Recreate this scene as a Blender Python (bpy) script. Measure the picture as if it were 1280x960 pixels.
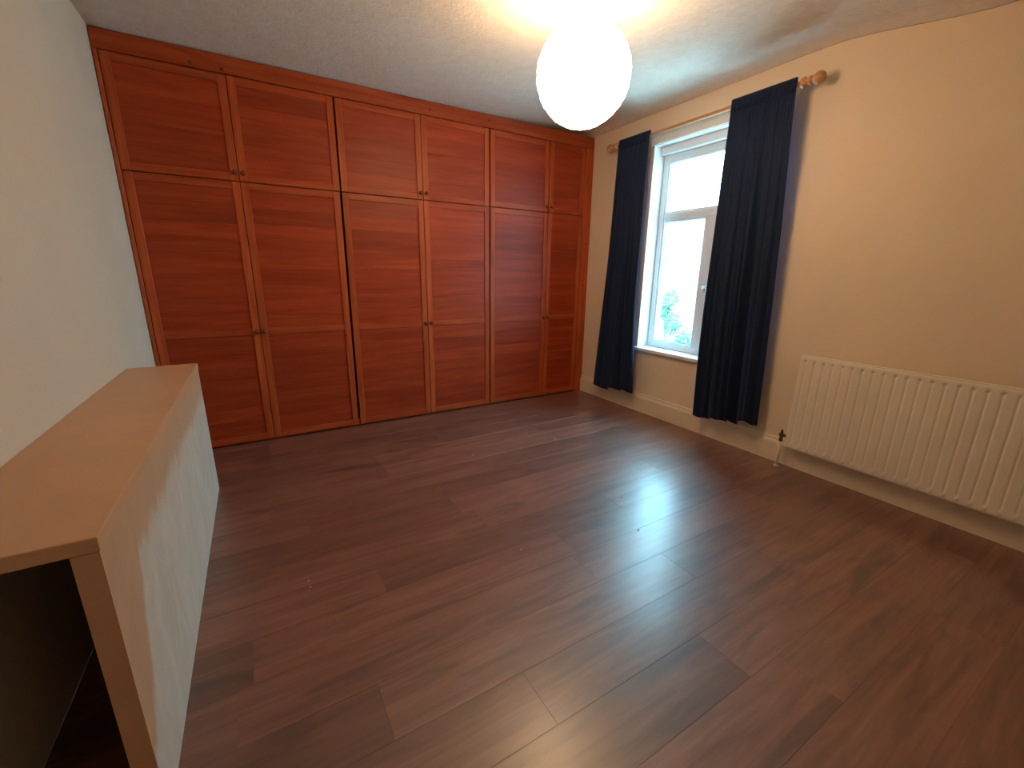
import bpy, bmesh, math, random
from mathutils import Vector, Matrix
R_ = random.Random(7)
S = bpy.context.scene
COL = S.collection
for o in list(bpy.data.objects):
    bpy.data.objects.remove(o)

# ---------------------------------------------------------------- camera, sky, exposure
CAMP = Vector((-2.9741, -3.4847, 1.2363))
YAW, PIT, ROL, FPX = -0.5392, -0.2558, 0.0129, 529.97
fwd = Vector((-math.sin(YAW) * math.cos(PIT), math.cos(YAW) * math.cos(PIT), math.sin(PIT)))
rgt = fwd.cross(Vector((0, 0, 1))).normalized()
upv = rgt.cross(fwd)
c_, s_ = math.cos(ROL), math.sin(ROL)
r2, u2 = c_ * rgt + s_ * upv, -s_ * rgt + c_ * upv
cam = bpy.data.cameras.new('camera')
cam.sensor_fit = 'HORIZONTAL'
cam.sensor_width = 36.0
cam.lens = FPX / 1280 * 36.0
cam.clip_start = 0.02
cam.clip_end = 300
camo = bpy.data.objects.new('camera', cam)
camo.matrix_world = Matrix(((r2.x, u2.x, -fwd.x, CAMP.x), (r2.y, u2.y, -fwd.y, CAMP.y),
                            (r2.z, u2.z, -fwd.z, CAMP.z), (0, 0, 0, 1)))
COL.objects.link(camo)
S.camera = camo

SKY = 21.5
SKY_COL = (0.36, 0.77, 1.0, 1)
LAMP = 15.5          # paper shade radiance
LAMP_COL = (1.0, 0.66, 0.36, 1)
BULB_W = 26.0
world = bpy.data.worlds.new('overcast_sky')
S.world = world
world.use_nodes = True
bg = world.node_tree.nodes['Background']
bg.inputs['Color'].default_value = SKY_COL
bg.inputs['Strength'].default_value = SKY
# sampling portal for the window opening (emits nothing itself)
pl = bpy.data.lights.new('window_portal', 'AREA')
pl.shape = 'RECTANGLE'
pl.size = 1.15
pl.size_y = 1.75
pl.cycles.is_portal = True
po = bpy.data.objects.new('window_portal', pl)
po.location = (0.275, -1.29, 1.415)
po.rotation_euler = Vector((-1, 0, 0)).to_track_quat('-Z', 'Y').to_euler()
COL.objects.link(po)
S.view_settings.view_transform = 'Standard'
S.view_settings.look = 'None'
S.view_settings.gamma = 1.0
S.view_settings.use_curve_mapping = False
S.view_settings.exposure = 0.0

# ---------------------------------------------------------------- helpers
WP = {}


def link(name, mesh, mat, parent, origin):
    o = bpy.data.objects.new(name, mesh)
    if mat is not None and not mesh.materials:
        mesh.materials.append(mat)
    COL.objects.link(o)
    origin = Vector(origin)
    WP[o] = origin
    if parent is not None:
        o.parent = parent
        o.location = origin - WP[parent]
    else:
        o.location = origin
    return o


def obj(name, bm, mat, parent=None, origin=None, smooth=False):
    if origin is None:
        lo = Vector((min(v.co[i] for v in bm.verts) for i in range(3)))
        hi = Vector((max(v.co[i] for v in bm.verts) for i in range(3)))
        origin = (lo + hi) / 2
        if parent is None:
            origin.z = lo.z
    origin = Vector(origin)
    bmesh.ops.translate(bm, verts=bm.verts, vec=-origin)
    bmesh.ops.recalc_face_normals(bm, faces=bm.faces)
    me = bpy.data.meshes.new(name)
    bm.to_mesh(me)
    bm.free()
    if smooth:
        for p in me.polygons:
            p.use_smooth = True
    return link(name, me, mat, parent, origin)


def thing(name, loc, label, cat, group=None):
    o = bpy.data.objects.new(name, None)
    o.empty_display_size = 0.05
    COL.objects.link(o)
    o.location = loc
    WP[o] = Vector(loc)
    return tag(o, label, cat, group)


def tag(o, label, cat, group=None):
    o['label'] = label
    o['category'] = cat
    if group:
        o['group'] = group
    return o


def struct(o, label=None):
    o['kind'] = 'structure'
    if label:
        o['label'] = label
    return o


def bx(bm, x0, x1, y0, y1, z0, z1, bev=0.0, seg=1):
    vs = [bm.verts.new((x, y, z)) for x in (x0, x1) for y in (y0, y1) for z in (z0, z1)]
    fs = [bm.faces.new([vs[i] for i in q]) for q in
          ((0, 1, 3, 2), (4, 6, 7, 5), (0, 4, 5, 1), (2, 3, 7, 6), (0, 2, 6, 4), (1, 5, 7, 3))]
    if bev > 0:
        es = list({e for f in fs for e in f.edges})
        bmesh.ops.bevel(bm, geom=es, offset=bev, segments=seg, affect='EDGES', profile=0.5)
    return bm


def box(name, x0, x1, y0, y1, z0, z1, mat, parent=None, bev=0.0, seg=1):
    return obj(name, bx(bmesh.new(), x0, x1, y0, y1, z0, z1, bev, seg), mat, parent)


def lathe(bm, prof, axis_o, axis_d, n=20):
    """prof: list of (t along the axis, radius)"""
    d = Vector(axis_d).normalized()
    a = d.orthogonal().normalized()
    b = d.cross(a)
    o = Vector(axis_o)
    rings = []
    for t, r in prof:
        if r < 1e-6:
            rings.append([bm.verts.new(o + d * t)])
        else:
            rings.append([bm.verts.new(o + d * t + (a * math.cos(2 * math.pi * i / n) + b * math.sin(2 * math.pi * i / n)) * r)
                          for i in range(n)])
    for p, q in zip(rings, rings[1:]):
        for i in range(n):
            j = (i + 1) % n
            if len(p) == 1 and len(q) == 1:
                continue
            if len(p) == 1:
                bm.faces.new((p[0], q[i], q[j]))
            elif len(q) == 1:
                bm.faces.new((p[i], q[0], p[j]))
            else:
                bm.faces.new((p[i], q[i], q[j], p[j]))
    return bm


def tube(bm, pts, r, n=10):
    pts = [Vector(p) for p in pts]
    rings = []
    for i, p in enumerate(pts):
        d = (pts[min(i + 1, len(pts) - 1)] - pts[max(i - 1, 0)]).normalized()
        a = d.cross(Vector((0.13, 0.31, 0.94))).normalized()
        b = d.cross(a)
        rings.append([bm.verts.new(p + (a * math.cos(2 * math.pi * k / n) + b * math.sin(2 * math.pi * k / n)) * r) for k in range(n)])
    for p, q in zip(rings, rings[1:]):
        for i in range(n):
            bm.faces.new((p[i], q[i], q[(i + 1) % n], p[(i + 1) % n]))
    bm.faces.new(rings[0])
    bm.faces.new(rings[-1])
    return bm


# ---------------------------------------------------------------- materials
class NT:
    def __init__(s, name):
        s.m = bpy.data.materials.new(name)
        s.m.use_nodes = True
        s.t = s.m.node_tree
        s.b = s.t.nodes['Principled BSDF']

    def n(s, kind, **kw):
        nd = s.t.nodes.new(kind)
        for k, v in kw.items():
            if hasattr(nd, k):
                setattr(nd, k, v)
            else:
                nd.inputs[k.replace('_', ' ')].default_value = v
        return nd

    def l(s, a, b):
        s.t.links.new(a, b)

    def ramp(s, fac, stops):
        r = s.n('ShaderNodeValToRGB')
        e = r.color_ramp.elements
        while len(e) < len(stops):
            e.new(0.5)
        for k, (p, c) in zip(e, stops):
            k.position = p
            k.color = (*c, 1) if len(c) == 3 else c
        s.l(fac, r.inputs[0])
        return r.outputs[0]

    def coords(s, scale, rand=True):
        tc = s.n('ShaderNodeTexCoord')
        v = tc.outputs['Object']
        if rand:
            oi = s.n('ShaderNodeObjectInfo')
            mu = s.n('ShaderNodeVectorMath', operation='SCALE')
            mu.inputs[0].default_value = (37.1, 19.7, 53.3)
            s.l(oi.outputs['Random'], mu.inputs['Scale'])
            ad = s.n('ShaderNodeVectorMath', operation='ADD')
            s.l(v, ad.inputs[0])
            s.l(mu.outputs[0], ad.inputs[1])
            v = ad.outputs[0]
        mp = s.n('ShaderNodeVectorMath', operation='MULTIPLY')
        mp.inputs[1].default_value = scale
        s.l(v, mp.inputs[0])
        return mp.outputs[0]

    def noise(s, vec, scale, detail=4, rough=0.55, dist=0.0):
        nz = s.n('ShaderNodeTexNoise')
        nz.inputs['Scale'].default_value = scale
        nz.inputs['Detail'].default_value = detail
        nz.inputs['Roughness'].default_value = rough
        nz.inputs['Distortion'].default_value = dist
        s.l(vec, nz.inputs['Vector'])
        return nz.outputs['Fac']

    def mix(s, fac, a, b, blend='MIX'):
        m = s.n('ShaderNodeMix', data_type='RGBA', blend_type=blend)
        for sock, val in ((m.inputs[0], fac), (m.inputs[6], a), (m.inputs[7], b)):
            if isinstance(val, (int, float)):
                sock.default_value = val
            elif isinstance(val, tuple):
                sock.default_value = (*val, 1) if len(val) == 3 else val
            else:
                s.l(val, sock)
        return m.outputs[2]

    def bump(s, h, strength, dist=0.002):
        b = s.n('ShaderNodeBump')
        b.inputs['Strength'].default_value = strength
        b.inputs['Distance'].default_value = dist
        s.l(h, b.inputs['Height'])
        s.l(b.outputs[0], s.b.inputs['Normal'])

    def set(s, **kw):
        for k, v in kw.items():
            s.b.inputs[k.replace('_', ' ')].default_value = v
        return s


def plain(name, col, rough=0.5, noise=0.06, scale=8, bump=0.0, bscale=60, metallic=0.0, spec=0.5):
    m = NT(name).set(Roughness=rough, Metallic=metallic)
    m.b.inputs['Specular IOR Level'].default_value = spec
    v = m.coords((1, 1, 1), rand=False)
    f = m.noise(v, scale, 3)
    lo = tuple(c * (1 - noise) for c in col)
    hi = tuple(min(1, c * (1 + noise)) for c in col)
    m.l(m.ramp(f, [(0.3, lo), (0.7, hi)]), m.b.inputs['Base Color'])
    if bump:
        m.bump(m.noise(v, bscale, 4), bump)
    return m.m


def wood(name, dark, mid, light, along, rough=0.42, rand=0.25, coat=0.0, gscale=1.0, spec=0.25):
    """streaked timber; along = axis index of the grain"""
    m = NT(name)
    sc = [14.0 * gscale] * 3
    sc[along] = 1.1 * gscale
    v = m.coords(tuple(sc))
    g1 = m.noise(v, 1.6, 5, 0.6, 0.6)
    sc2 = [70.0 * gscale] * 3
    sc2[along] = 2.2 * gscale
    g2 = m.noise(m.coords(tuple(sc2)), 1.3, 3, 0.6)
    base = m.ramp(g1, [(0.28, dark), (0.5, mid), (0.74, light)])
    fine = m.ramp(g2, [(0.3, (0.74, 0.72, 0.70)), (0.62, (1.05, 1.04, 1.03))])
    c = m.mix(0.55, base, fine, 'MULTIPLY')
    oi = m.n('ShaderNodeObjectInfo')
    tone = m.ramp(oi.outputs['Random'], [(0.0, (1 - rand,) * 3), (1.0, (1 + rand * 0.6,) * 3)])
    c = m.mix(1.0, c, tone, 'MULTIPLY')
    m.l(c, m.b.inputs['Base Color'])
    m.set(Roughness=rough)
    m.b.inputs['Specular IOR Level'].default_value = spec
    m.b.inputs['Coat Weight'].default_value = coat
    m.b.inputs['Coat Roughness'].default_value = 0.22
    m.bump(g2, 0.12, 0.001)
    return m.m


PD, PM, PL = (0.265, 0.027, 0.006), (0.35, 0.042, 0.010), (0.43, 0.063, 0.015)
M_PINE_H = wood('pine_boards', PD, PM, PL, 0, rand=0.15, gscale=0.8)
M_PINE_V = wood('pine_uprights', (0.32, 0.042, 0.009), (0.44, 0.075, 0.017), (0.55, 0.11, 0.028), 2, rand=0.12)
M_PINE_RAIL = wood('pine_rails', (0.30, 0.036, 0.008), (0.41, 0.062, 0.014), (0.52, 0.10, 0.025), 0, rand=0.12)
M_KNOB = wood('knob_wood', (0.10, 0.02, 0.004), (0.19, 0.045, 0.009), (0.28, 0.07, 0.014), 1, rough=0.25)
M_KNOT = plain('knot_wood', (0.09, 0.022, 0.006), 0.4)
M_POLE = wood('pole_wood', (0.42, 0.20, 0.085), (0.56, 0.29, 0.13), (0.66, 0.37, 0.18), 1, rough=0.3, rand=0.05)
M_DARK = plain('dark_gap', (0.03, 0.012, 0.006), 0.8)


def floor_mat():
    m = NT('laminate_oak')
    v = m.coords((1.1, 9.0, 1.0))
    g1 = m.noise(v, 1.8, 5, 0.6, 0.8)
    g2 = m.noise(m.coords((2.5, 70.0, 1.0)), 1.2, 3, 0.6)
    base = m.ramp(g1, [(0.27, (0.108, 0.038, 0.024)), (0.46, (0.170, 0.065, 0.041)), (0.72, (0.245, 0.104, 0.068))])
    c = m.mix(0.45, base, m.ramp(g2, [(0.3, (0.66, 0.64, 0.63)), (0.62, (1.05, 1.05, 1.05))]), 'MULTIPLY')
    # knots and dark heart streaks of the print
    k = m.noise(m.coords((1.6, 7.5, 1.0)), 1.5, 2, 0.5, 0.4)
    kf = m.ramp(k, [(0.60, (0, 0, 0)), (0.70, (1, 1, 1))])
    c = m.mix(m.mix(0.62, (0, 0, 0), kf), c, (0.062, 0.030, 0.021))
    oi = m.n('ShaderNodeObjectInfo')
    tone = m.ramp(oi.outputs['Random'], [(0.0, (0.78, 0.77, 0.76)), (0.5, (1.0, 0.99, 0.98)), (1.0, (1.22, 1.21, 1.19))])
    c = m.mix(1.0, c, tone, 'MULTIPLY')
    m.l(c, m.b.inputs['Base Color'])
    rr = m.ramp(g2, [(0.3, (0.50,) * 3), (0.7, (0.43,) * 3)])
    m.l(rr, m.b.inputs['Roughness'])
    m.b.inputs['Specular IOR Level'].default_value = 1.0
    m.b.inputs['Coat Weight'].default_value = 0.85
    m.b.inputs['Coat Roughness'].default_value = 0.25
    m.bump(g2, 0.06, 0.0008)
    return m.m


M_FLOOR = floor_mat()
M_SUB = plain('floor_joint', (0.03, 0.016, 0.011), 0.8)
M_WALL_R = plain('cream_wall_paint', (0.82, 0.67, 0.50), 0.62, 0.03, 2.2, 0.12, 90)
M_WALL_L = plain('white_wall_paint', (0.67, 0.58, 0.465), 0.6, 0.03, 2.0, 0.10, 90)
M_SKIRT = plain('cream_gloss_paint', (0.80, 0.69, 0.53), 0.4, 0.04, 5)
M_SILL = plain('white_gloss_paint', (0.86, 0.88, 0.88), 0.35, 0.02, 5)
M_UPVC = plain('white_window_plastic', (0.78, 0.86, 0.90), 0.3, 0.02, 5)
M_REVEAL = plain('reveal_paint', (0.82, 0.84, 0.84), 0.6, 0.02, 5)
M_RAD = plain('radiator_enamel', (0.83, 0.76, 0.64), 0.38, 0.03, 6)
M_BRASS = plain('aged_brass', (0.13, 0.085, 0.045), 0.4, 0.25, 60, metallic=0.8)
M_STEEL = plain('handle_metal', (0.60, 0.62, 0.64), 0.3, 0.05, 20, metallic=0.9)
M_SEAL = plain('rubber_seal', (0.03, 0.035, 0.04), 0.6)
M_CORD = plain('white_flex', (0.8, 0.79, 0.75), 0.5)


def ceil_mat():
    m = NT('stippled_ceiling_plaster').set(Roughness=0.75)
    v = m.coords((1, 1, 1), rand=False)
    a = m.noise(v, 16, 4, 0.6, 0.5)
    b = m.noise(v, 55, 3, 0.6)
    mx = m.mix(0.4, a, b)
    m.l(m.ramp(a, [(0.3, (0.71, 0.63, 0.55)), (0.7, (0.79, 0.71, 0.62))]), m.b.inputs['Base Color'])
    m.bump(mx, 0.7, 0.012)
    return m.m


M_CEIL = ceil_mat()


def ledge_side_mat():
    """white paint brushed over a bare tan board: ragged, sloping edge of the white coat"""
    m = NT('part_painted_board').set(Roughness=0.5)
    tc = m.n('ShaderNodeTexCoord')
    sp = m.n('ShaderNodeSeparateXYZ')
    m.l(tc.outputs['Object'], sp.inputs[0])
    nz = m.noise(m.coords((1, 4.0, 1.6), rand=False), 2.6, 7, 0.7, 0.6)
    # boundary height (object z, 0 = board foot) falls towards the open end
    mr = m.n('ShaderNodeMapRange')
    mr.interpolation_type = 'SMOOTHSTEP'
    m.l(sp.outputs['Y'], mr.inputs['Value'])
    mr.inputs['From Min'].default_value = -0.86
    mr.inputs['From Max'].default_value = -0.66
    mr.inputs['To Min'].default_value = 0.20
    mr.inputs['To Max'].default_value = 0.57
    sub = m.n('ShaderNodeMath', operation='SUBTRACT')
    m.l(sp.outputs['Z'], sub.inputs[0])
    m.l(mr.outputs[0], sub.inputs[1])
    n2 = m.n('ShaderNodeMath', operation='MULTIPLY_ADD')
    m.l(nz, n2.inputs[0])
    n2.inputs[1].default_value = 0.30
    n2.inputs[2].default_value = -0.15
    ad = m.n('ShaderNodeMath', operation='ADD')
    m.l(sub.outputs[0], ad.inputs[0])
    m.l(n2.outputs[0], ad.inputs[1])
    f = m.n('ShaderNodeMapRange')
    m.l(ad.outputs[0], f.inputs['Value'])
    f.inputs['From Min'].default_value = -0.03
    f.inputs['From Max'].default_value = 0.03
    grime = m.ramp(nz, [(0.3, (0.58, 0.51, 0.42)), (0.65, (0.70, 0.65, 0.56))])
    tan = m.ramp(nz, [(0.3, (0.54, 0.32, 0.18)), (0.7, (0.62, 0.39, 0.24))])
    m.l(m.mix(f.outputs[0], grime, tan), m.b.inputs['Base Color'])
    m.bump(nz, 0.15)
    return m.m


M_LEDGE_SIDE = ledge_side_mat()
M_LEDGE_TOP = plain('bare_tan_board', (0.62, 0.35, 0.19), 0.42, 0.06, 3.5, 0.05, 40)


def cloth_mat():
    m = NT('navy_curtain_cloth').set(Roughness=0.75)
    m.b.inputs['Sheen Weight'].default_value = 0.06
    m.b.inputs['Sheen Roughness'].default_value = 0.5
    m.b.inputs['Specular IOR Level'].default_value = 0.25
    v = m.coords((1, 1, 1), rand=False)
    f = m.noise(v, 400, 2)
    m.l(m.ramp(f, [(0.3, (0.0045, 0.0135, 0.046)), (0.7, (0.0065, 0.020, 0.068))]), m.b.inputs['Base Color'])
    m.bump(f, 0.2, 0.001)
    return m.m


M_CLOTH = cloth_mat()


def glass_mat():
    m = NT('window_glass')
    t = m.t
    t.nodes.remove(m.b)
    out = [n for n in t.nodes if n.type == 'OUTPUT_MATERIAL'][0]
    tr = t.nodes.new('ShaderNodeBsdfTransparent')
    tr.inputs[0].default_value = (0.95, 0.985, 0.98, 1)
    gl = t.nodes.new('ShaderNodeBsdfGlossy')
    gl.inputs['Roughness'].default_value = 0.02
    lw = t.nodes.new('ShaderNodeLayerWeight')
    pw = t.nodes.new('ShaderNodeMath')
    pw.operation = 'POWER'
    pw.inputs[1].default_value = 4.0
    t.links.new(lw.outputs['Facing'], pw.inputs[0])
    fr = t.nodes.new('ShaderNodeMath')
    fr.operation = 'MULTIPLY_ADD'
    fr.inputs[1].default_value = 0.6
    fr.inputs[2].default_value = 0.035
    t.links.new(pw.outputs[0], fr.inputs[0])
    mx = t.nodes.new('ShaderNodeMixShader')
    t.links.new(fr.outputs[0], mx.inputs[0])
    t.links.new(tr.outputs[0], mx.inputs[1])
    t.links.new(gl.outputs[0], mx.inputs[2])
    t.links.new(mx.outputs[0], out.inputs[0])
    return m.m


M_GLASS = glass_mat()


def shade_mat():
    m = NT('lit_paper_shade').set(Roughness=0.8)
    v = m.coords((1, 1, 1), rand=False)
    f = m.noise(v, 60, 4, 0.6)
    m.l(m.ramp(f, [(0.3, (0.80, 0.76, 0.68)), (0.7, (0.88, 0.85, 0.78))]), m.b.inputs['Base Color'])
    m.b.inputs['Emission Color'].default_value = LAMP_COL
    m.b.inputs['Emission Strength'].default_value = LAMP
    return m.m


M_SHADE = shade_mat()
m_ = NT('lit_bulb_glass').set(Roughness=0.4)
m_.b.inputs['Base Color'].default_value = (0.9, 0.88, 0.8, 1)
m_.b.inputs['Emission Color'].default_value = LAMP_COL
m_.b.inputs['Emission Strength'].default_value = 60
M_BULB = m_.m

# ---------------------------------------------------------------- room shell
XL, YN, YB, H = -3.58, -4.35, 0.64, 2.5
# floor: joint-coloured bed with laminate planks on top, rows along x
fl = struct(box('floor', XL - 0.1, 0.0, YN, YB, -0.06, -0.008, M_SUB), 'dark laminate plank floor')
PW, PLN = 0.19, 1.28
mesh_cache = {}


def plank(x0, x1, y0, y1):
    key = (round(x1 - x0, 3), round(y1 - y0, 3))
    c = Vector(((x0 + x1) / 2, (y0 + y1) / 2, -0.004))
    if key in mesh_cache:
        return link('plank', mesh_cache[key], None, fl, c)
    g = 0.0002
    bm = bx(bmesh.new(), x0 + g, x1 - g, y0 + g, y1 - g, -0.008, 0.0)
    es = [e for e in bm.edges if all(v.co.z > -0.001 for v in e.verts)]
    bmesh.ops.bevel(bm, geom=es, offset=0.0004, segments=1, affect='EDGES')
    o = obj('plank', bm, M_FLOOR, fl, origin=c)
    mesh_cache[key] = o.data
    return o


row_joint = {1: -1.74, 13: -1.51}
y1 = -0.11 + PW
k = 0
offs = [0.0, 0.43, 0.86, 0.22, 0.65, 1.08, 0.34, 0.92, 0.12]
y = 0.0
rows = [(-0.11, 0.0)] + [(-0.11 - PW * (i + 1), -0.11 - PW * i) for i in range(23)]
for i, (ya, yb) in enumerate(rows):
    ya = max(ya, YN)
    if yb - ya < 0.01:
        continue
    j = row_joint.get(i, XL + 0.2 + offs[(i * 4) % 9] + 0.07 * (i % 3))
    while j > XL + 0.02:
        j -= PLN
    xs = [XL]
    while True:
        j += PLN
        if j >= -0.02:
            break
        xs.append(j)
    xs.append(0.0)
    if xs[1] - xs[0] < 0.05:
        del xs[1]
    for a, b in zip(xs, xs[1:]):
        plank(a, b, ya, yb)

# ceiling: old uneven plaster, rises a little to the window wall and dips towards the chimney side
bm = bmesh.new()
nx, ny = 36, 44


def sst(t):
    t = max(0.0, min(1.0, t))
    return t * t * (3 - 2 * t)


def ceil_z(x, y):
    z = H + 0.036 * sst((x + 1.3) / 1.3)
    z -= 0.115 * sst((-1.95 - y) / 0.85) * sst((x + 0.9) / 0.9)
    # soft rounded cove into the window wall
    t = max(0.0, (x + 0.10) / 0.10)
    z -= 0.03 * t * t
    return z + 0.0


gx = [XL - 0.1 + (0.1 - XL) * (1 - (1 - i / nx) ** 1.8) for i in range(nx + 1)]
gx[-1] = 0.0
gy = [YN + (YB - YN) * j / ny for j in range(ny + 1)]
gv = [[bm.verts.new((x, yy, ceil_z(x, yy))) for yy in gy] for x in gx]
gt = [[bm.verts.new((x, yy, 2.75)) for yy in (gy[0], gy[-1])] for x in (gx[0], gx[-1])]
for i in range(nx):
    for j in range(ny):
        bm.faces.new((gv[i][j], gv[i][j + 1], gv[i + 1][j + 1], gv[i + 1][j]))
bm.faces.new((gt[0][0], gt[1][0], gt[1][1], gt[0][1]))
bm.faces.new([gt[0][0]] + [gt[0][1]] + [gv[0][j] for j in range(ny, -1, -1)])
bm.faces.new([gt[1][0]] + [gt[1][1]] + [gv[nx][j] for j in range(ny, -1, -1)])
bm.faces.new([gt[0][0]] + [gt[1][0]] + [gv[i][0] for i in range(nx, -1, -1)])
bm.faces.new([gt[0][1]] + [gt[1][1]] + [gv[i][ny] for i in range(nx, -1, -1)])
struct(obj('ceiling', bm, M_CEIL, smooth=False), 'white stippled plaster ceiling')
for p in bpy.data.objects['ceiling'].data.polygons:
    p.use_smooth = len(p.vertices) == 4 and p.area < 0.1

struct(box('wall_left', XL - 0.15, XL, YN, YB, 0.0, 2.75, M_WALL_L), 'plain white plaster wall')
struct(box('wall_back', XL - 0.15, 0.3, YB, YB + 0.15, -0.06, 2.75, M_WALL_L), 'wall behind the wardrobe')
struct(box('wall_near', XL - 0.15, 0.3, YN - 0.15, YN, -0.06, 2.75, M_WALL_R), 'cream wall')
# window wall with its opening
WY0, WY1, WZ0, WZ1, WT = -1.83, -0.75, 0.565, 2.265, 0.27
bm = bmesh.new()
bx(bm, 0, WT, YN, WY0, -0.06, 2.75)
bx(bm, 0, WT, WY1, YB, -0.06, 2.75)
bx(bm, 0, WT, WY0, WY1, -0.06, WZ0)
bx(bm, 0, WT, WY0, WY1, WZ1, 2.75)
wr = struct(obj('wall_right', bm, M_WALL_R), 'cream painted wall with the window')

# skirting of the window wall: board with a moulded top
bm = bmesh.new()
prof = [(0, 0), (-0.020, 0), (-0.020, 0.128), (-0.016, 0.142), (-0.010, 0.150), (-0.009, 0.166), (-0.004, 0.172), (0, 0.172)]
ra = [bm.verts.new((x, -0.004, z)) for x, z in prof]
rb = [bm.verts.new((x, YN, z)) for x, z in prof]
for i in range(len(prof)):
    jn = (i + 1) % len(prof)
    bm.faces.new((ra[i], rb[i], rb[jn], ra[jn]))
bm.faces.new(ra)
bm.faces.new(rb)
struct(obj('baseboard_right', bm, M_SKIRT), 'cream painted skirting board')
struct(box('baseboard_near', XL, -0.02, YN, YN + 0.018, 0.0, 0.17, M_SKIRT, bev=0.004), 'cream skirting board')

# ---------------------------------------------------------------- window
win = bpy.data.objects.new('window_1', None)
COL.objects.link(win)
win.location = (0.0, (WY0 + WY1) / 2, WZ0)
WP[win] = Vector(win.location)
struct(win, 'white plastic casement window in a deep reveal')
FX0, FX1 = 0.125, 0.185


def ring(name, y0, y1, z0, z1, w, x0, x1, mat, parent, bev=0.004):
    bm = bmesh.new()
    bx(bm, x0, x1, y0, y0 + w, z0, z1, bev)
    bx(bm, x0, x1, y1 - w, y1, z0, z1, bev)
    bx(bm, x0, x1, y0 + w - 0.001, y1 - w + 0.001, z0, z0 + w, bev)
    bx(bm, x0, x1, y0 + w - 0.001, y1 - w + 0.001, z1 - w, z1, bev)
    return obj(name, bm, mat, parent)


# lining of the reveal (paint), stepped head
bm = bmesh.new()
bx(bm, 0.001, FX0, WY1 - 0.004, WY1, 0.595, WZ1)
bx(bm, 0.001, FX0, WY0, WY0 + 0.004, 0.595, WZ1)
bx(bm, 0.001, FX0, WY0, WY1, WZ1 - 0.004, WZ1)
obj('reveal_lining', bm, M_REVEAL, win)
box('head_batten', 0.078, FX0 + 0.05, WY0 + 0.004, WY1 - 0.004, 2.200, WZ1 - 0.004, M_SILL, win, 0.004)
box('window_sill', -0.030, FX0 + 0.02, WY0 - 0.03, WY1 + 0.035, WZ0, 0.597, M_SILL, win, 0.008, 2)
FZ0, FZ1 = 0.597, 2.200
ring('outer_frame', WY0 + 0.004, WY1 - 0.004, FZ0, FZ1, 0.052, FX0, FX1, M_UPVC, win)
fy0, fy1 = WY0 + 0.056, WY1 - 0.056
box('transom', FX0, FX1, fy0, fy1, 1.685, 1.742, M_UPVC, win, 0.004)
MY0, MY1 = -1.282, -1.222
box('mullion', FX0, FX1, MY0, MY1, FZ0 + 0.052, 1.685, M_UPVC, win, 0.004)


def pane(name, y0, y1, z0, z1):
    p = box(name, 0.150, 0.158, y0, y1, z0, z1, M_GLASS, win)
    ring('bead', y0 - 0.002, y1 + 0.002, z0 - 0.002, z1 + 0.002, 0.016, 0.131, 0.149, M_UPVC, p, 0.003)
    ring('seal', y0 + 0.013, y1 - 0.013, z0 + 0.013, z1 - 0.013, 0.004, 0.1455, 0.1495, M_SEAL, p, 0)
    return p


pane('pane', fy0, fy1, 1.742, FZ1 - 0.052)
pane('pane', MY1, fy1, FZ0 + 0.052, 1.685)
sash = ring('opening_sash', fy0 + 0.004, MY0 + 0.012, FZ0 + 0.040, 1.697, 0.068, 0.105, 0.160, M_UPVC, win, 0.005)
ps = box('sash_pane', 0.130, 0.136, fy0 + 0.065, MY0 - 0.05, FZ0 + 0.10, 1.637, M_GLASS, sash)
ring('sash_seal', fy0 + 0.070, MY0 - 0.054, FZ0 + 0.106, 1.631, 0.006, 0.122, 0.129, M_SEAL, sash, 0)
hb = bmesh.new()
bx(hb, 0.092, 0.106, MY0 - 0.034, MY0 - 0.012, 1.105, 1.165, 0.004, 2)
tube(hb, [(0.094, MY0 - 0.023, 1.14), (0.070, MY0 - 0.023, 1.142), (0.060, MY0 - 0.030, 1.146), (0.058, MY0 - 0.06, 1.150), (0.060, MY0 - 0.115, 1.150)], 0.0075, 8)
obj('handle', hb, M_STEEL, sash, smooth=True)['label'] = 'pale metal window handle'

# painted board above the opening, behind the pole
struct(box('trim_1', -0.012, 0.0, WY0 + 0.12, WY1 + 0.03, WZ1, 2.352, M_SILL, bev=0.003), 'white board over the window opening')

# ---------------------------------------------------------------- fitted wardrobe
wd = thing('fitted_wardrobe', (-1.79, 0.02, 0.0),
           'wall-to-wall orange pine fitted wardrobe with six tall and six overhead doors', 'wardrobe')
CX = [-3.555, -2.970, -2.350, -1.732, -1.135, -0.518, -0.105]
ZT, ZM, ZL = 2.392, 1.790, 0.012
# carcass behind the doors
bm = bmesh.new()
bx(bm, XL + 0.005, -0.005, 0.03, 0.045, 0.002, 2.47)
obj('carcass_front', bm, M_DARK, wd)
box('header_board', XL + 0.004, -0.004, -0.006, 0.028, ZT + 0.004, 2.493, M_PINE_RAIL, wd, 0.002)
box('corner_post', -0.100, -0.004, -0.004, 0.028, 0.002, ZT + 0.003, M_PINE_V, wd, 0.002)
box('scribe_strip', XL + 0.004, CX[0] - 0.002, -0.004, 0.028, 0.002, ZT + 0.003, M_PINE_V, wd, 0.002)
box('plinth', CX[0], -0.102, 0.012, 0.028, 0.002, 0.05, M_PINE_RAIL, wd)
for xk, zk in ((-1.655, 2.437), (-1.145, 2.45), (-3.14, 2.418), (-2.985, 2.415), (-0.045, 1.53), (-0.05, 1.12)):
    lathe_bm = lathe(bmesh.new(), [(0, 0.011), (0.0012, 0.010), (0.0016, 0)], (xk, -0.0055 if zk > 2 else -0.0035, zk), (0, -1, 0), 12)
    obj('knot', lathe_bm, M_KNOT, wd)
KN = [(0, 0.0075), (0.009, 0.0065), (0.013, 0.0125), (0.020, 0.0155), (0.026, 0.0125), (0.029, 0.006), (0.030, 0)]
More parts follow.
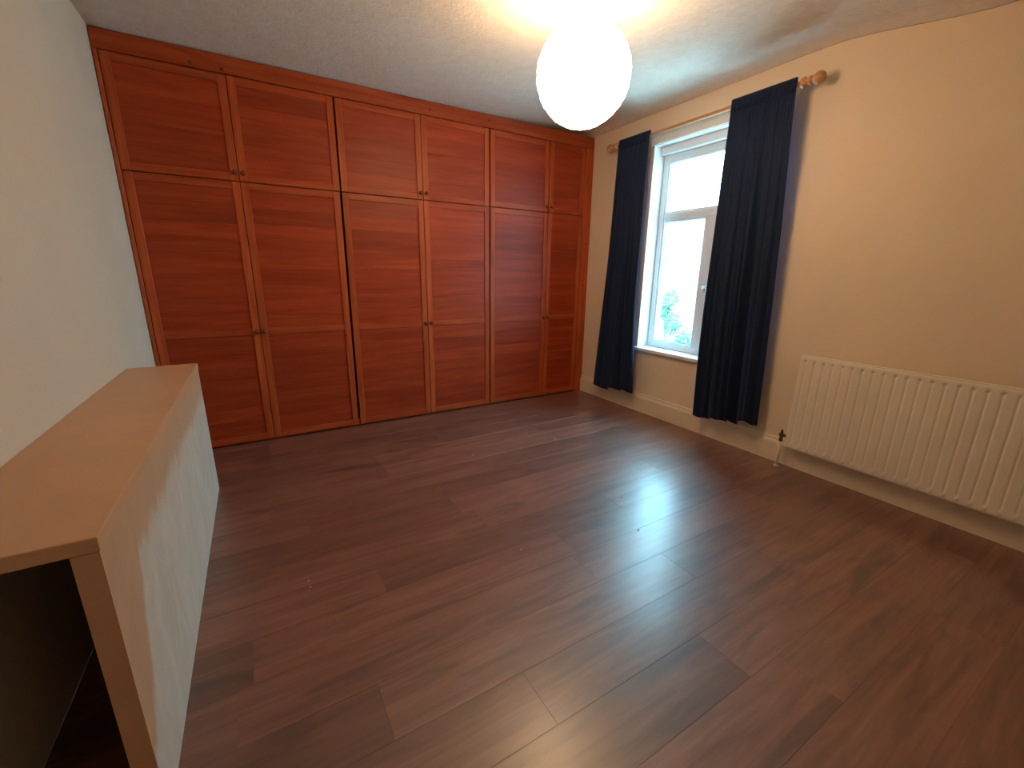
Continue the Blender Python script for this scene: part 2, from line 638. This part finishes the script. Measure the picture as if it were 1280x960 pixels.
SW = 0.044
rng = random.Random(3)


def boards(door, x0, x1, z0, z1, n):
    zs = [z0]
    h = (z1 - z0) / n
    for i in range(1, n):
        zs.append(z0 + h * i + rng.uniform(-0.18, 0.18) * h)
    zs.append(z1)
    for a, b in zip(zs, zs[1:]):
        pr = rng.uniform(0.0, 0.0006)
        box('board', x0 - 0.004, x1 + 0.004, 0.008 - pr, 0.020, a + 0.0001, b - 0.0001, M_PINE_H, door, 0.0005)


def door(i, upper):
    # warped old doors: gaps differ
    gl = 0.0065 if i in (2, 4) else 0.002
    gr = 0.0065 if i in (1, 3) else 0.002
    if not upper and i == 1:
        gr = 0.010
    if upper and i == 5:
        gl = 0.009
    x0, x1 = CX[i] + gl, CX[i + 1] - gr
    z0, z1 = (ZM + 0.003, ZT) if upper else (ZL, ZM - 0.003)
    d = bpy.data.objects.new('overhead_door' if upper else 'tall_door', None)
    COL.objects.link(d)
    WP[d] = Vector(((x0 + x1) / 2, 0.0, z0))
    d.parent = wd
    d.location = WP[d] - WP[wd]
    box('stile', x0, x0 + SW, 0.0, 0.024, z0, z1, M_PINE_V, d, 0.002)
    box('stile', x1 - SW, x1, 0.0, 0.024, z0, z1, M_PINE_V, d, 0.002)
    a, b = x0 + SW, x1 - SW
    rt = 0.045
    box('rail', a, b, 0.001, 0.024, z1 - rt, z1, M_PINE_RAIL, d, 0.002)
    box('rail', a, b, 0.001, 0.024, z0, z0 + rt, M_PINE_RAIL, d, 0.002)
    if upper:
        boards(d, a, b, z0 + rt, z1 - rt, 5)
        kz = 1.838
    else:
        box('rail', a, b, 0.001, 0.024, 0.790, 0.838, M_PINE_RAIL, d, 0.002)
        boards(d, a, b, 0.838, z1 - rt, 9)
        boards(d, a, b, z0 + rt, 0.790, 7)
        kz = 0.815
    kx = x1 - 0.022 if i % 2 == 0 else x0 + 0.022
    obj('knob', lathe(bmesh.new(), KN, (kx, 0.001, kz), (0, -1, 0), 16), M_KNOB, d, smooth=True)


for i in range(6):
    door(i, False)
    door(i, True)

# ---------------------------------------------------------------- boxed ledge on the left
LX, LY0, LY1, LZ = -3.286, -2.485, -0.690, 0.745
lg = thing('boxed_ledge', ((XL + LX) / 2, (LY0 + LY1) / 2, 0.0),
           'low tan-topped boxed ledge with white painted side along the white wall', 'ledge')
sd = obj('side_board', bx(bmesh.new(), LX - 0.042, LX, LY0 + 0.006, LY1, 0.0, LZ - 0.032), M_LEDGE_SIDE, lg,
         origin=(LX, (LY0 + LY1) / 2, 0.0))
sd['label'] = 'board with patchy white paint'
box('top_board', XL + 0.001, LX + 0.002, LY0, LY1 + 0.002, LZ - 0.032, LZ, M_LEDGE_TOP, lg, 0.003, 2)
box('end_board', XL + 0.001, LX - 0.042, LY1 - 0.03, LY1, 0.0, LZ - 0.032, M_LEDGE_TOP, lg)
box('edge_strip', LX - 0.042, LX, LY0, LY0 + 0.006, 0.0, LZ - 0.032, M_LEDGE_TOP, lg)

# ---------------------------------------------------------------- pendant lamp
LC = Vector((-1.518, -1.669, 2.142))
LR = 0.219
lp = thing('pendant_lamp', (LC.x, LC.y, ceil_z(LC.x, LC.y)), 'glowing white globe pendant lamp with paper shade under the ceiling', 'lamp')
bm = bmesh.new()
nl, ns = 96, 64
a0 = math.asin(0.115 / LR)
hole_top, hole_bot = math.pi - a0, 0.09
prof = []
for i in range(nl + 1):
    th = hole_bot + (hole_top - hole_bot) * i / nl
    rr = LR * (1 + 0.006 * math.cos(th * 38))
    prof.append((-math.cos(th) * rr, math.sin(th) * rr))
lathe(bm, prof, LC, (0, 0, 1), ns)
for v in bm.verts:      # hand-made paper: slightly lumpy
    d = v.co - LC
    v.co = LC + d * (1 + 0.006 * math.sin(9 * math.atan2(d.y, d.x) + 14 * d.z / LR))
obj('paper_shade', bm, M_SHADE, lp, smooth=True)
bm = bmesh.new()
tp = LC.z + LR * math.cos(a0)
n = 32
tube(bm, [(LC.x + 0.114 * math.cos(2 * math.pi * i / n), LC.y + 0.114 * math.sin(2 * math.pi * i / n), tp) for i in range(n + 1)], 0.0018, 6)
for q in range(3):
    a = q * 2 * math.pi / 3 + 0.4
    tube(bm, [(LC.x + 0.113 * math.cos(a), LC.y + 0.113 * math.sin(a), tp), (LC.x + 0.02 * math.cos(a), LC.y + 0.02 * math.sin(a), tp + 0.012)], 0.0015, 6)
obj('wire_ring', bm, M_STEEL, lp, smooth=True)
cz = ceil_z(LC.x, LC.y)
obj('cord', tube(bmesh.new(), [(LC.x, LC.y, tp + 0.03), (LC.x, LC.y, cz - 0.02)], 0.0035, 8), M_CORD, lp, smooth=True)
obj('ceiling_rose', lathe(bmesh.new(), [(0, 0), (0, 0.035), (0.012, 0.034), (0.022, 0.022), (0.028, 0.008), (0.028, 0)], (LC.x, LC.y, cz), (0, 0, -1), 24), M_CORD, lp, smooth=True)
obj('bulb_holder', lathe(bmesh.new(), [(0, 0), (0, 0.018), (0.03, 0.019), (0.055, 0.017), (0.055, 0)], (LC.x, LC.y, tp + 0.03), (0, 0, -1), 20), M_CORD, lp, smooth=True)
bz = tp - 0.026
obj('bulb', lathe(bmesh.new(), [(0, 0.012), (0.02, 0.014), (0.045, 0.027), (0.07, 0.030), (0.09, 0.023), (0.1, 0.01), (0.102, 0)], (LC.x, LC.y, bz), (0, 0, -1), 20), M_BULB, lp, smooth=True)
# light of the bulb itself, leaving through the open top of the shade
bl = bpy.data.lights.new('bulb_light', 'POINT')
bl.energy = BULB_W
bl.color = LAMP_COL[:3]
bl.shadow_soft_size = 0.03
blo = bpy.data.objects.new('bulb_light', bl)
COL.objects.link(blo)
blo.parent = lp
blo.location = Vector((LC.x + 0.045, LC.y, bz - 0.03)) - WP[lp]

# ---------------------------------------------------------------- curtain pole
PX, PZ = -0.100, 2.318
cp = thing('curtain_pole', (PX, -1.17, PZ), 'pale wooden curtain pole with ball finials above the window', 'curtain pole')
obj('pole', tube(bmesh.new(), [(PX, -0.40, PZ), (PX, -1.945, PZ + 0.004)], 0.0135, 16), M_POLE, cp, smooth=True)
BR = 0.0335
FIN = [(0, 0), (0, 0.0200), (0.010, 0.0275), (0.024, 0.0275), (0.033, 0.0185), (0.043, 0.0170), (0.049, 0.0240), (0.056, 0.0235),
       (0.064, 0.0140)] + [(0.0955 - BR * math.cos(a), BR * math.sin(a)) for a in [0.42 + 0.27 * q for q in range(10)]] + [(0.129, 0)]
obj('finial', lathe(bmesh.new(), FIN, (PX, -1.908, PZ + 0.004), (0, -1, 0), 24), M_POLE, cp, smooth=True)
obj('finial', lathe(bmesh.new(), FIN, (PX, -0.432, PZ), (0, 1, 0), 24), M_POLE, cp, smooth=True)
for yb in (-0.60, -1.74):
    bm = bmesh.new()
    lathe(bm, [(0, 0), (0, 0.028), (0.01, 0.028), (0.018, 0.014), (0.075, 0.012), (0.086, 0.016), (0.086, 0)], (-0.0005, yb, PZ), (-1, 0, 0), 20)
    obj('bracket', bm, M_POLE, cp, smooth=True)


# ---------------------------------------------------------------- curtains
def curtain(yt0, yt1, yb0, yb1, zt, zb0, zb1, nf, seed, label, bow):
    """y..0 = edge nearer the wardrobe"""
    rg = random.Random(seed)
    ph = [rg.uniform(0, 6.28) for _ in range(6)]
    U, V = 150, 60
    t = thing('curtain', (PX, (yb0 + yb1) / 2, min(zb0, zb1)), label, 'curtain')
    bm = bmesh.new()
    vs = []
    for j in range(V + 1):
        v = j / V
        row = []
        for i in range(U + 1):
            u = i / U
            e0 = yt0 + (yb0 - yt0) * v + bow[0] * math.sin(math.pi * v)
            e1 = yt1 + (yb1 - yt1) * v + bow[1] * math.sin(math.pi * v)
            uu = u + 0.018 * math.sin(2 * math.pi * (2.3 * u) + ph[0]) * v
            yy = e0 + (e1 - e0) * uu
            zb = zb0 + (zb1 - zb0) * u + 0.006 * math.sin(nf * 2 * math.pi * u + ph[1])
            zz = zt + (zb - zt) * v
            amp = 0.005 + 0.044 * sst(v * 1.15)
            pu = nf * u + 0.22 * math.sin(2 * math.pi * u + ph[0]) + 0.10 * math.sin(2 * math.pi * 2.3 * u + ph[5])
            w = math.sin(2 * math.pi * pu + ph[2] + 0.7 * math.sin(2.0 * v + ph[3]))
            w += 0.30 * math.sin(2 * math.pi * nf * 2.1 * u + ph[4] + 1.4 * v)
            w += 0.16 * math.sin(2 * math.pi * nf * 4.7 * u + ph[1]) * (1 - 0.6 * v)
            tight = 0.0035 * math.sin(26 * 2 * math.pi * u) * max(0.0, 1 - v * 5)
            xx = -0.133 + tight + amp * w * 0.75 + 0.020 * sst(v * 2)
            zz += 0.003 * math.sin(26 * 2 * math.pi * u) * max(0, 1 - v * 30) - 0.020 * w * v ** 3
            row.append(bm.verts.new((xx, yy, zz)))
        vs.append(row)
    for j in range(V):
        for i in range(U):
            bm.faces.new((vs[j][i], vs[j][i + 1], vs[j + 1][i + 1], vs[j + 1][i]))
    o = obj('cloth', bm, M_CLOTH, t, smooth=True)
    md = o.modifiers.new('thickness', 'SOLIDIFY')
    md.thickness = 0.003
    md.offset = 0
    # gathered heading tape turned over the top edge, in front of the pole
    bm = bmesh.new()
    hv = []
    for j, (dx, dz) in enumerate(((-0.137, -0.07), (-0.1375, -0.03), (-0.137, 0.001), (-0.131, 0.006), (-0.126, 0.002), (-0.124, -0.02))):
        hv.append([bm.verts.new((dx + 0.0035 * math.sin(26 * 2 * math.pi * i / U), yt0 + (yt1 - yt0) * i / U,
                                 zt + dz + 0.003 * math.sin(26 * 2 * math.pi * i / U))) for i in range(U + 1)])
    for p, q in zip(hv, hv[1:]):
        for i in range(U):
            bm.faces.new((p[i], p[i + 1], q[i + 1], q[i]))
    h = obj('heading', bm, M_CLOTH, t, smooth=True)
    md = h.modifiers.new('thickness', 'SOLIDIFY')
    md.thickness = 0.003
    md.offset = 0
    return t


curtain(-0.475, -0.815, -0.335, -0.875, 2.338, 0.135, 0.205, 3.2, 4,
        'dark navy curtain hanging between the wardrobe and the window', (-0.01, 0.03))
curtain(-1.500, -1.900, -1.515, -1.985, 2.346, 0.165, 0.250, 3.4, 11,
        'dark navy curtain hanging between the window and the radiator', (0.02, 0.0))

# ---------------------------------------------------------------- radiator
RY0, RY1, RZ0, RZ1, RXF = -3.72, -2.172, 0.148, 0.760, -0.092
rd = thing('radiator', (RXF, (RY0 + RY1) / 2, 0.0), 'cream ribbed panel radiator on the cream wall', 'radiator')
bm = bmesh.new()
PITCH = 0.0490
G0 = -2.204
ys = []
yv = RY1
nsub = 16
ys = [RY1, RY1 - 0.004]
yv = G0 + PITCH / nsub * 7
while yv > RY0 + 0.008:
    ys.append(yv)
    yv -= PITCH / nsub
ys += [RY0 + 0.004, RY0]
zs = [RZ0, RZ0 + 0.006, RZ0 + 0.014, RZ0 + 0.022, RZ0 + 0.03, RZ0 + 0.04, RZ0 + 0.05, RZ0 + 0.15, RZ0 + 0.3, RZ0 + 0.45,
      RZ1 - 0.06, RZ1 - 0.046, RZ1 - 0.04, RZ1 - 0.034, RZ1 - 0.029, RZ1 - 0.024, RZ1 - 0.018, RZ1 - 0.008, RZ1 - 0.003, RZ1]


def rad_x(y, z):
    g = (y - G0) / PITCH
    fr = abs(g - round(g)) * PITCH          # distance to groove centre
    if y > G0 + PITCH * 0.6 or y < RY0 + 0.03:
        fr = 1
    zt = sst((RZ1 - 0.024 - z) / 0.010) * sst((z - RZ0 - 0.026) / 0.02)
    dep = 0.0040 * (1 - sst((fr - 0.001) / 0.0065)) * zt
    # pressed dimple at the head of each groove, bump at its foot
    dep += 0.0085 * (1 - sst((fr - 0.002) / 0.010)) * math.exp(-((z - RZ1 + 0.033) / 0.008) ** 2)
    dep -= 0.0060 * (1 - sst(fr / 0.011)) * math.exp(-((z - RZ0 - 0.028) / 0.009) ** 2)
    edge = max(0, 1 - min(z - RZ0, RZ1 - z) / 0.008)
    return RXF + dep + 0.006 * edge * edge


gvv = [[bm.verts.new((rad_x(y, z), y, z)) for z in zs] for y in ys]
for i in range(len(ys) - 1):
    for j in range(len(zs) - 1):
        bm.faces.new((gvv[i][j], gvv[i + 1][j], gvv[i + 1][j + 1], gvv[i][j + 1]))
# back and rim
bk = [[bm.verts.new((RXF + 0.022, y, z)) for z in (RZ0, RZ1)] for y in (ys[0], ys[-1])]
bm.faces.new((bk[0][0], bk[0][1], bk[1][1], bk[1][0]))
bm.faces.new([bk[0][1]] + [bk[1][1]] + [gvv[i][-1] for i in range(len(ys) - 1, -1, -1)])
bm.faces.new([bk[0][0]] + [bk[1][0]] + [gvv[i][0] for i in range(len(ys) - 1, -1, -1)])
bm.faces.new([bk[0][0]] + [bk[0][1]] + [gvv[0][j] for j in range(len(zs) - 1, -1, -1)])
bm.faces.new([bk[1][0]] + [bk[1][1]] + [gvv[-1][j] for j in range(len(zs) - 1, -1, -1)])
rp = obj('front_panel', bm, M_RAD, rd)
for p in rp.data.polygons:
    p.use_smooth = len(p.vertices) == 4 and p.area < 0.02
box('top_seam', RXF + 0.002, RXF + 0.020, RY0 + 0.004, RY1 - 0.004, RZ1 - 0.001, RZ1 + 0.006, M_RAD, rd, 0.002)
for yb in (-2.42, -3.45):
    bm = bmesh.new()
    bx(bm, RXF + 0.022, -0.001, yb - 0.012, yb + 0.012, 0.30, 0.66, 0.002)
    obj('wall_bracket', bm, M_RAD, rd)
bm = bmesh.new()
VX, VY = RXF + 0.012, -2.138
lathe(bm, [(0, 0), (0, 0.011), (0.012, 0.013), (0.016, 0.010), (0.034, 0.010), (0.038, 0.015), (0.052, 0.015), (0.056, 0.009), (0.078, 0.007), (0.08, 0)],
      (VX, VY, 0.178), (0, 0, 1), 16)
lathe(bm, [(0, 0), (0, 0.013), (0.010, 0.013), (0.014, 0.009), (0.036, 0.009), (0.036, 0)], (VX, VY, 0.222), (0, -1, 0), 14)
obj('valve', bm, M_BRASS, rd, smooth=False)['label'] = 'aged brass radiator valve'
obj('pipe', tube(bmesh.new(), [(VX, VY, 0.006), (VX, VY, 0.180)], 0.0075, 12), M_RAD, rd, smooth=True)
obj('pipe_collar', lathe(bmesh.new(), [(0, 0), (0, 0.017), (0.006, 0.016), (0.008, 0.009), (0.008, 0)], (VX, VY, 0.0), (0, 0, 1), 16), M_RAD, rd, smooth=True)

# ---------------------------------------------------------------- specks on the floor
M_CRUMB = plain('dark_grit', (0.02, 0.02, 0.025), 0.8)
M_FLECK = plain('paint_fleck', (0.75, 0.74, 0.70), 0.7)


def speck(name, x, y, r, mat, label, cat, group=None):
    bm = bmesh.new()
    bmesh.ops.create_icosphere(bm, subdivisions=1, radius=r)
    for v in bm.verts:
        v.co *= R_.uniform(0.8, 1.15)
        v.co.z = max(v.co.z * 0.5, -0.3 * r) + 0.3 * r
        v.co += Vector((x, y, 0))
    tag(obj(name, bm, mat), label, cat, group)


for (x, y) in ((-1.305, -1.934), (-1.465, -2.211)):
    speck('grit_crumb', x, y, 0.0055, M_CRUMB, 'tiny dark crumb of grit lying on the laminate floor', 'crumb', 'dark crumbs on the floor')
for (x, y) in ((-2.923, -1.789), (-2.921, -1.832), (-2.056, -2.049), (-1.117, -1.029), (-1.795, -0.992)):
    speck('paint_fleck', x, y, 0.0035, M_FLECK, 'tiny white fleck of dried paint on the laminate floor', 'paint fleck', 'white paint flecks on the floor')

# ---------------------------------------------------------------- outside the window
GZ = -3.0
M_GROUND = plain('pale_paving', (0.82, 0.72, 0.70), 0.8, 0.1, 1.5)
M_RENDER = plain('pale_render', (0.80, 0.79, 0.76), 0.8, 0.05, 2)
M_SLATE = plain('grey_slate', (0.45, 0.46, 0.48), 0.6, 0.15, 6)
M_GUTTER = plain('grey_gutter', (0.16, 0.17, 0.18), 0.5)
M_OUTGLASS = plain('far_window_glass', (0.35, 0.40, 0.43), 0.1)
M_LEAF = plain('green_leaf', (0.08, 0.19, 0.11), 0.5, 0.4, 9)
M_BARK = plain('bark', (0.10, 0.07, 0.05), 0.8, 0.2, 20)
struct(box('ground', 0.27, 60, -40, 60, GZ - 0.2, GZ, M_GROUND), 'pale paved yard outside')
hs = thing('opposite_house', (14, 6, GZ), 'pale rendered house seen through the window glass', 'house')
HX = 12.0
box('house_wall', HX, HX + 6, -3, 16, GZ, 2.55, M_RENDER, hs)
bm = bmesh.new()
v = [bm.verts.new(p) for p in ((HX - 0.3, -3.2, 2.5), (HX - 0.3, 16.2, 2.5), (HX + 3, 16.2, 4.2), (HX + 3, -3.2, 4.2), (HX + 6.3, -3.2, 2.5), (HX + 6.3, 16.2, 2.5))]
for q in ((0, 1, 2, 3), (3, 2, 5, 4), (0, 3, 4), (1, 5, 2), (0, 4, 5, 1)):
    bm.faces.new([v[a] for a in q])
obj('roof', bm, M_SLATE, hs)
obj('gutter', tube(bmesh.new(), [(HX - 0.32, -3.2, 2.46), (HX - 0.32, 16.2, 2.46)], 0.06, 8), M_GUTTER, hs)
for yc in (2.2, 5.4, 8.6, 11.8):
    for z0 in (-2.0, 0.45):
        w = box('house_window', HX - 0.03, HX + 0.02, yc - 0.55, yc + 0.55, z0, z0 + 1.25, M_UPVC, hs, 0.01)
        box('glass', HX - 0.035, HX - 0.031, yc - 0.47, yc - 0.03, z0 + 0.08, z0 + 1.17, M_OUTGLASS, w)
        box('glass', HX - 0.035, HX - 0.031, yc + 0.03, yc + 0.47, z0 + 0.08, z0 + 1.17, M_OUTGLASS, w)
        box('window_ledge', HX - 0.12, HX, yc - 0.62, yc + 0.62, z0 - 0.08, z0 - 0.002, M_SLATE, hs)


def shrub(x, y, clumps, label, seed):
    rg = random.Random(seed)
    t = thing('shrub', (x, y, GZ), label, 'shrub')
    zt = max(c[2] for c in clumps)
    bm = bmesh.new()
    for c in clumps:
        tube(bm, [(x, y, GZ), (x + (c[0]) * 0.3, y + c[1] * 0.3, GZ + (c[2] - GZ) * 0.5), (x + c[0], y + c[1], c[2])], 0.025, 6)
    obj('stem', bm, M_BARK, t)
    bm = bmesh.new()
    for (dx, dy, z, r) in clumps:
        for _ in range(int(900 * r)):
            d = Vector((rg.gauss(0, 1), rg.gauss(0, 1), rg.gauss(0, 1))).normalized() * r * rg.uniform(0.2, 1) ** 0.5
            c = Vector((x + dx, y + dy, z)) + d
            a = Vector((rg.gauss(0, 1), rg.gauss(0, 1), rg.gauss(0, 0.5))).normalized()
            b = a.orthogonal().normalized()
            L, W = rg.uniform(0.06, 0.11), rg.uniform(0.022, 0.036)
            bm.faces.new([bm.verts.new(c + a * L), bm.verts.new(c + b * W + a.cross(b) * 0.012), bm.verts.new(c - a * L * 0.7), bm.verts.new(c - b * W + a.cross(b) * 0.012)])
    f = obj('foliage', bm, M_LEAF, t)
    f['kind'] = 'stuff'


shrub(9.0, 6.25, [(0, 0.05, 0.43, 0.36), (0.05, 0.2, -0.02, 0.26), (0, -0.2, -0.36, 0.36)], 'tall leafy green shrub outside the window glass', 5)
shrub(8.6, 5.25, [(0, 0, -0.75, 0.30)], 'smaller low shrub outside beside the tall leafy shrub', 8)
